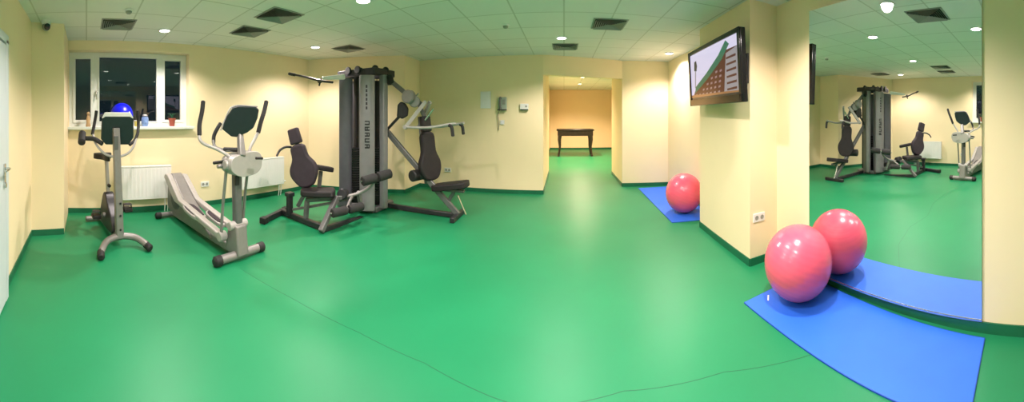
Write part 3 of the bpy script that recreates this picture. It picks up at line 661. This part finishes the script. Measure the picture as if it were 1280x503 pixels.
# ---------------------------------------------------------------- multigym
gym = thing('multi_gym', 'large silver and black weight tower gym with two padded stations', 'multi gym', (-3.05, 4.0, 0))
t = gym
def column(x, y, w_, dpt, rz, name, mm, z0=.06, z1=2.10):
    m = MB(); rot = Matrix.Rotation(rz, 3, 'Z')
    ou = [(-w_ / 2, -dpt / 2), (-w_ / 2 + .03, -dpt / 2 - .02), (0, -dpt / 2 - .035), (w_ / 2 - .03, -dpt / 2 - .02), (w_ / 2, -dpt / 2), (w_ / 2, dpt / 2), (-w_ / 2, dpt / 2)]
    m.prism(ou, V((x, y, (z0 + z1) / 2)), rot @ V((1, 0, 0)), rot @ V((0, 1, 0)), z1 - z0)
    return obj(name, m, mm, t, bevel=.006, smooth=True)
q = P(432, 0, 5.22); column(q.x, q.y, .215, .20, R(40), 'tower_shroud', M['shroud_dark'])
qa = P(459, 0, 4.93); sh = column(qa.x, qa.y, .245, .16, R(37), 'tower_shroud', M['shroud'], z1=2.12)
q = P(479.5, 0, 5.10); column(q.x, q.y, .135, .20, R(35), 'tower_shroud', M['shroud'], z1=2.14)
q = P(470.5, 0, 5.50); column(q.x, q.y, .16, .05, R(35), 'tower_shroud', M['darkmetal'])  # dark sheet added behind the right gap, stands in for its shade
q = P(449, 0, 5.62); column(q.x, q.y, .34, .12, R(38), 'tower_shroud', M['shroud_dark'])  # backing kept behind the weights so the left gap stays dark
# illegible dark lettering running up the front shroud
fr = Matrix.Rotation(R(37), 3, 'Z'); fc = V((qa.x, qa.y, 0)) + fr @ V((0, -.114, 0))
m = MB()
for k in range(5):
    z = 1.02 + k * .088
    m.box(fc + V((0, 0, z)), (.075, .006, .022), m=fr); m.box(fc + V((0, 0, z + .045)), (.075, .006, .018), m=fr); m.box(fc + fr @ V((-.032 if k % 2 else .032, 0, 0)) + V((0, 0, z + .022)), (.016, .006, .05), m=fr)
    if k in (0, 2, 3): m.box(fc + V((0, 0, z + .022)), (.016, .006, .05), m=fr)
obj('lettering', m, M['darkmetal'], sh, smooth=False); m = MB()
for k in range(6): m.box(fc + fr @ V((-.01, 0, 0)) + V((0, 0, 1.62 + k * .065)), (.026, .006, .045), m=fr)
obj('lettering', m, M['darkmetal'], sh, smooth=False)
# stacks of plates, guide rods
def stack(x, y, rz):
    s_ = MB(); rot = Matrix.Rotation(rz, 3, 'Z')
    m = MB(); m.box((x, y, .14), (.20, .14, .16), m=rot); sk = obj('weight_stack', m, M['stack'], t, bevel=.003)
    for k in range(20):
        m = MB(); m.box((x, y, .24 + k * .038), (.20, .14, .031), m=rot); obj('weight_plate', m, M['stack'], sk, bevel=.003)
    for dx in (-.06, .06):
        q = rot @ V((dx, 0, 0)); m = MB(); m.cyl((x + q.x, y + q.y, .1), (x + q.x, y + q.y, 2.12), .011, seg=12); obj('guide_rod', m, M['greymetal'], t)
    m = MB(); m.tube([(x, y, 1.0), (x, y, 2.15)], .005, smooth=False, seg=8); obj('cable', m, M['black'], t)
q = P(444.5, 0, 5.20); stack(q.x, q.y, R(40)); q = P(471, 0, 5.22); stack(q.x, q.y, R(36))
# frame: base and top
m = MB()
for a_, b_ in (((-3.60, 3.92), (-2.88, 4.0)), ((-2.88, 4.0), (-2.86, 4.5)), ((-3.60, 3.92), (-3.5, 4.5)), ((-3.5, 4.5), (-2.86, 4.5))): m.bar((*a_, .05), (*b_, .05), .08, .08)
obj('tower_base', m, M['greymetal'], t, bevel=.01)
m = MB(); zt = 2.19
for a_, b_ in (((-3.60, 3.98), (-2.86, 4.0)), ((-2.88, 3.96), (-2.84, 4.5)), ((-3.60, 3.94), (-3.5, 4.5)), ((-3.5, 4.5), (-2.84, 4.5))): m.bar((*a_, zt), (*b_, zt), .09, .11)
m.bar((-3.55, 4.2, zt + .03), (-2.85, 4.3, zt + .03), .10, .09)
obj('top_frame', m, M['darkmetal'], t, bevel=.012)
for (x, y) in ((-3.38, 3.93), (-3.18, 3.94), (-2.90, 4.05), (-2.86, 4.30), (-3.25, 4.1)):
    m = MB(); m.cyl((x, y - .02, zt + .04), (x, y + .02, zt + .04), .062); obj('pulley', m, M['black'], t)
for (x, y) in ((-3.44, 4.22), (-2.88, 4.22)):
    m = MB(); m.bar((x, y, .05), (x, y, zt), .07, .07, up=(1, 0, 0)); obj('upright', m, M['darkmetal'], t, bevel=.008)
# pulldown arm and bar
m = MB(); m.bar(P(430, 96, 5.0), P(403, 98, 4.75), .075, .085, .05, .045); obj('pulldown_arm', m, M['white_paint'], t, bevel=.015, segs=3, label='white pulldown arm')
m = MB(); pa_ = P(400, 101, 4.70); m.cyl(pa_ - V((.03, -.0, 0)), pa_ + V((.02, 0, 0)), .035); m.tube([P(400, 103, 4.70), P(399, 107, 4.68)], .014, smooth=False); obj('swivel', m, M['black'], t)
m = MB(); m.tube([P(362, 92.5, 5.15), P(368, 93.5, 5.05), P(380, 96, 4.9), P(400, 101, 4.65), P(416, 103, 4.55)], .017); lb = obj('pulldown_bar', m, M['darkmetal'], t)
m = MB(); m.tube([P(361.5, 92.3, 5.17), P(368.5, 93.7, 5.04)], .024, smooth=False); obj('grip', m, M['foam'], lb)

# station one: curl / leg extension seat on the left
m = MB(); m.bar(G(351, 268) + V((0, 0, .05)), G(403, 289) + V((0, 0, .05)), .07, .08); obj('floor_beam', m, M['darkmetal'], t, bevel=.01)
m = MB(); m.bar(G(329, 280) + V((0, 0, .045)), G(357, 266) + V((0, 0, .045)), .07, .08); fb = obj('cross_foot', m, M['darkmetal'], t, bevel=.01)
for q in (G(330, 279.5), G(357, 266)):
    m = MB(); m.box(q + V((0, 0, .045)), (.10, .10, .088), rz=R(20)); obj('foot_cap', m, M['black'], fb, bevel=.012)
m = MB(); a0 = G(362, 274); m.bar(a0 + V((0, 0, .05)), a0 + V((0, 0, .34)), .085, .075, up=(1, 0, 0)); m.box(a0 + V((0, 0, .36)), (.11, .12, .06)); obj('rear_upright', m, M['darkmetal'], t, bevel=.012)
m = MB(); m.bar(P(382, 276, 4.42), P(384, 250, 4.42), .06, .06, up=(1, 0, 0)); obj('seat_post', m, M['greymetal'], t, bevel=.008)
m = MB(); m.bar(P(401, 290, 4.05), P(421, 246, 4.38), .065, .075, up=(1, 0, 0)); obj('front_leg', m, M['greymetal'], t, bevel=.01)
m = MB(); m.bar(P(382, 250, 4.42), P(428, 247, 4.42), .07, .06); obj('seat_rail', m, M['greymetal'], t, bevel=.01)
m = MB(); m.bar(P(366, 262, 4.6), P(418, 253, 4.35), .035, .035); obj('brace', m, M['greymetal'], t, bevel=.004)
sa, sb = P(377, 240, 4.42), P(424, 239, 4.40); sd = (sb - sa).normalized(); sn = V((-sd.y, sd.x, 0)).normalized()
m = MB(); m.prism(blob_outline([(0, -.10), (0, .10), (.14, .15), (.38, .16), (.48, .12), (.48, -.12), (.38, -.16), (.14, -.15)], 4), sa - V((0, 0, .0)) + V((0, 0, -.0)), (sd.x, sd.y, 0), sn, .085); obj('seat_pad', m, M['vinyl'], t, bevel=.025, segs=3)
# backrest: narrow head, wide hips; it faces the tower
cb, ct = P(385, 233, 4.50), P(366, 161, 4.62); up_ = (ct - cb).normalized(); fn = V((.62, -.10, .0)); fn = (fn - up_ * fn.dot(up_)).normalized(); sx = up_.cross(fn).normalized()
Lb = (ct - cb).length
def pad_shape(mb, L0, o, thick, sc=1.0):
    mb.prism(blob_outline([(-.13 * sc, .04 * L0), (-.06 * sc, -.01 * L0), (.06 * sc, -.01 * L0), (.13 * sc, .04 * L0), (.215 * sc, .20 * L0), (.21 * sc, .34 * L0), (.13 * sc, .50 * L0), (.10 * sc, .70 * L0), (-.10 * sc, .70 * L0), (-.13 * sc, .50 * L0), (-.21 * sc, .34 * L0), (-.215 * sc, .20 * L0)], 4), o, sx, up_, thick)
m = MB(); vdir = V((cb.x, cb.y, 0)).normalized(); sx = V((-vdir.y, vdir.x, 0)); sx = (sx * .93 + vdir * .36).normalized(); sx = (sx - up_ * sx.dot(up_)).normalized(); fn = sx.cross(up_)
pad_shape(m, Lb, cb, .10); bk = obj('backrest', m, M['vinyl_purple'], t, bevel=.03, segs=3)
m = MB(); m.prism([(-.095, .73 * Lb), (.095, .73 * Lb), (.085, 1.0 * Lb), (-.085, 1.0 * Lb)], cb, sx, up_, .095); obj('headrest', m, M['vinyl_purple'], bk, bevel=.025, segs=3)
m = MB(); bo = vdir * .09; m.bar(cb + bo - up_ * .05, cb + bo + up_ * Lb * .85, .06, .05, up=vdir); m.bar(cb + bo - up_ * .03, P(372, 258, 4.62), .06, .05, up=vdir); obj('backrest_frame', m, M['greymetal'], t, bevel=.008)
m = MB(); m.tube([P(364, 184, 4.70), P(357, 184, 4.66), P(350, 188, 4.60), P(346, 195, 4.56)], .017); obj('side_handle', m, M['darkmetal'], t)
m = MB(); q0, q1 = P(389, 208, 4.60), P(414, 212, 4.75); dd = (q1 - q0).normalized(); m.prism(blob_outline([(0, -.07), (0, .07), (.22, .09), (.36, .07), (.36, -.07), (.22, -.09)], 4), q0, dd, V((0, 0, 1)).cross(dd).normalized(), .07); obj('arm_pad', m, M['vinyl'], t, bevel=.02, segs=3)
m = MB(); m.bar(P(401, 214, 4.68), P(398, 242, 4.68), .05, .05, up=(1, 0, 0)); obj('arm_pad_post', m, M['greymetal'], t, bevel=.006)
# leg rollers
def roller(a, b, r, nm='leg_roller'):
    a, b = V(a), V(b); d = (b - a); 
    m = MB(); m.tube([a - d * .03, b + d * .03], .014, smooth=False); ax = obj('roller_axle', m, M['chrome'], t)
    for k0, k1 in ((0, .46), (.54, 1)):
        m = MB(); m.cyl(a + d * k0, a + d * k1, r); obj('foam_roller', m, M['foam'], ax)
roller(P(453, 227, 4.35), P(488, 217, 4.62), .068)
roller(P(415, 267, 4.05), P(453, 258, 4.35), .058)
m = MB(); m.tube([P(470, 222, 4.48), P(463, 233, 4.50), P(448, 242, 4.50), P(428, 247, 4.46)], .024); m.bar(P(448, 240, 4.52), P(452, 262, 4.62), .05, .05, up=(1, 0, 0)); obj('roller_arm', m, M['silver'], t)
m = MB(); m.tube([P(434, 263, 4.20), P(436, 254, 4.35), P(440, 246, 4.48)], .020); obj('lower_roller_arm', m, M['silver'], t)
m = MB(); m.bar(P(424, 248, 4.5), V((-3.25, 3.90, .22)), .07, .09); m.bar(P(440, 258, 4.5), V((-3.05, 3.92, .10)), .06, .09); obj('station_link', m, M['greymetal'], t, bevel=.01)
m = MB(); m.cyl(P(427, 243, 4.40), P(431, 243, 4.55), .075); obj('cam_wheel', m, M['darkmetal'], t)
m = MB(); m.bar(P(402, 287, 4.1), P(452, 273, 4.75), .07, .07); obj('link_beam', m, M['darkmetal'], t, bevel=.01)

# station two: seated press on the right
m = MB(); m.bar((-2.86, 4.36, .05), (-1.62, 4.41, .04), .07, .07); obj('floor_beam', m, M['darkmetal'], t, bevel=.01)
m = MB(); m.bar((-2.84, 4.30, 1.26), (-1.60, 4.41, .05), .065, .085); obj('incline_beam', m, M['greymetal'], t, bevel=.012)
m = MB(); q = V((-1.58, 4.42, .035)); m.bar(q - V((.03, .26, 0)), q + V((-.03, .26, 0)), .07, .07); ff = obj('cross_foot', m, M['darkmetal'], t, bevel=.01)
m = MB(); m.bar((-1.78, 4.42, .20), (-1.66, 4.42, .40), .05, .06, up=(0, 1, 0)); m.bar((-2.0, 4.41, .40), (-1.50, 4.41, .40), .06, .04); obj('seat_bracket', m, M['greymetal'], t, bevel=.006)
m = MB(); m.tube([(-1.57, 4.30, .36), (-1.49, 4.30, .20), (-1.44, 4.30, .10)], .013); obj('adjuster_pin', m, M['chrome'], t)
sxx, syy = V((1, .05, .16)).normalized(), V((0, 1, 0))
m = MB(); m.prism(blob_outline([(-.30, -.13), (-.32, 0), (-.30, .13), (-.05, .16), (.18, .15), (.24, .08), (.24, -.08), (.18, -.15), (-.05, -.16)], 4), (-1.68, 4.40, .475), sxx, syy, .085); obj('seat_pad', m, M['vinyl'], t, bevel=.025, segs=3)
cb, ct = P(539, 224, 4.85), P(533, 166, 4.90); up_ = (ct - cb).normalized(); vdir = V((cb.x, cb.y, 0)).normalized(); sx = V((-vdir.y, vdir.x, 0)); sx = (sx * .8 - vdir * .6).normalized(); sx = (sx - up_ * sx.dot(up_)).normalized()
m = MB(); L2 = (ct - cb).length
m.prism(blob_outline([(-.10, -.01 * L2), (.10, -.01 * L2), (.19, .16 * L2), (.20, .36 * L2), (.13, .60 * L2), (.11, .98 * L2), (-.11, .98 * L2), (-.13, .60 * L2), (-.20, .36 * L2), (-.19, .16 * L2)], 4), cb, sx, up_, .11); bk = obj('backrest', m, M['vinyl'], t, bevel=.03, segs=3)
m = MB(); m.prism([(-.09, L2 * 1.02), (.09, L2 * 1.02), (.085, L2 * 1.36), (-.085, L2 * 1.36)], cb, sx, up_, .10); obj('headrest', m, M['vinyl'], bk, bevel=.025, segs=3)
m = MB(); bo = V((-.09, .0, 0)); m.bar(cb + bo - up_ * .08, cb + bo + up_ * L2 * 1.35, .06, .05, up=(0, 1, 0)); obj('backrest_frame', m, M['greymetal'], t, bevel=.008)
m = MB(); q = P(523, 219, 4.85); m.cyl(q - V((.05, .13, .0)), q + V((.02, .13, 0)), .085); m.cyl(q + V((-.1, -.02, .02)), q + V((.14, .02, -.01)), .06); obj('pivot_block', m, M['black'], t)
# top boom and press arms
m = MB(); m.box(P(484, 100, 5.08), (.12, .14, .16)); m.cyl(P(487, 95, 5.0), P(489, 103, 4.95), .05); obj('boom_bracket', m, M['black'], t, bevel=.02)
m = MB(); m.bar(P(486, 99, 5.05), P(512, 121, 4.90), .055, .07); m.bar(P(512, 119, 4.90), P(528, 131, 4.88), .055, .06); m.bar(P(521, 124, 4.88), P(533, 152, 4.92), .055, .06); obj('boom', m, M['greymetal'], t, bevel=.01)
m = MB(); q = P(511, 121, 4.82); m.cyl(q - V((0, .06, 0)), q + V((0, .06, 0)), .105); m.cyl(P(518, 127, 4.8), P(518, 127, 4.9), .09); obj('pivot_hub', m, M['silver'], t)
m = MB(); m.tube([P(518, 122, 4.85), P(523, 117, 4.80)], .012, smooth=False); obj('lock_pin', m, M['chrome'], t)
m = MB(); pix_prism(m, [(497, 131), (501, 127), (507, 129), (511, 136), (510, 145), (503, 149), (496, 146)], 4.95, .16); obj('counterweight', m, M['black'], t, bevel=.02)
m = MB(); m.bar(P(500, 145, 5.0), P(484, 162, 5.12), .035, .04); obj('counterweight_arm', m, M['darkmetal'], t, bevel=.006)
for dy, dz, lab in ((-.24, 0, None), (.24, 0, None)):
    o_ = V((0, dy, dz))
    base_ = V((-2.38, 4.42, 0))
    a1 = V((-2.12, 4.42 + dy * .35, 1.72)); a2 = V((-2.40, 4.42 + dy, 1.33)); 
    m = MB(); m.bar(a1, a2, .045, .06); m.cyl(a2 - V((0, .03, 0)), a2 + V((0, .03, 0)), .035); pr = obj('press_arm', m, M['lightsilver'], t, bevel=.008)
    m = MB(); m.tube([a2, V((-2.0, 4.42 + dy, 1.33)), V((-1.66, 4.42 + dy, 1.38))], .020); m.tube([V((-1.66, 4.42 + dy, 1.38)), V((-1.58, 4.42 + dy * .8, 1.39))], .020, smooth=False); obj('press_bar', m, M['lightsilver'], pr)
    m = MB(); m.tube([V((-1.66, 4.42 + dy, 1.37)), V((-1.62, 4.42 + dy, 1.34)), V((-1.60, 4.42 + dy, 1.22))], .026); obj('grip', m, M['foam'], pr)
m = MB(); m.tube([(-2.02, 4.40, 1.60), (-2.1, 4.38, 1.50), (-2.16, 4.36, 1.42)], .016); obj('press_link', m, M['chrome'], t)

# ---------------------------------------------------------------- games table in the room beyond the doorway
tx, ty = .44, 12.1
t = thing('games_table', 'black games table on curved legs in the room beyond the doorway', 'table', (tx, ty, 0))
m = MB(); m.box((tx, ty, .86), (1.38, .72, .20)); obj('cabinet', m, M['wood'], t, bevel=.02)
m = MB()
for sy in (-1, 1): m.box((tx, ty + .34 * sy, .975), (1.46, .10, .05))
for sx_ in (-1, 1): m.box((tx + .68 * sx_, ty, .975), (.10, .78, .05))
obj('top_rail', m, M['wood'], t, bevel=.01)
m = MB(); m.box((tx, ty, .958), (1.26, .58, .01)); obj('playfield', m, M['felt'], t)
for sx_ in (-1, 1):
    for sy in (-1, 1):
        m = MB(); m.ring_sweep([(tx + .60 * sx_, ty + .28 * sy, .78), (tx + .62 * sx_, ty + .29 * sy, .62), (tx + .60 * sx_, ty + .28 * sy, .35), (tx + .64 * sx_, ty + .29 * sy, .06), (tx + .66 * sx_, ty + .30 * sy, .0)], [.085, .07, .045, .035, .05], seg=10); obj('leg', m, M['wood'], t)
for ob in bpy.data.objects:
    for k in ('_o', '_h'):
        if k in ob: del ob[k]
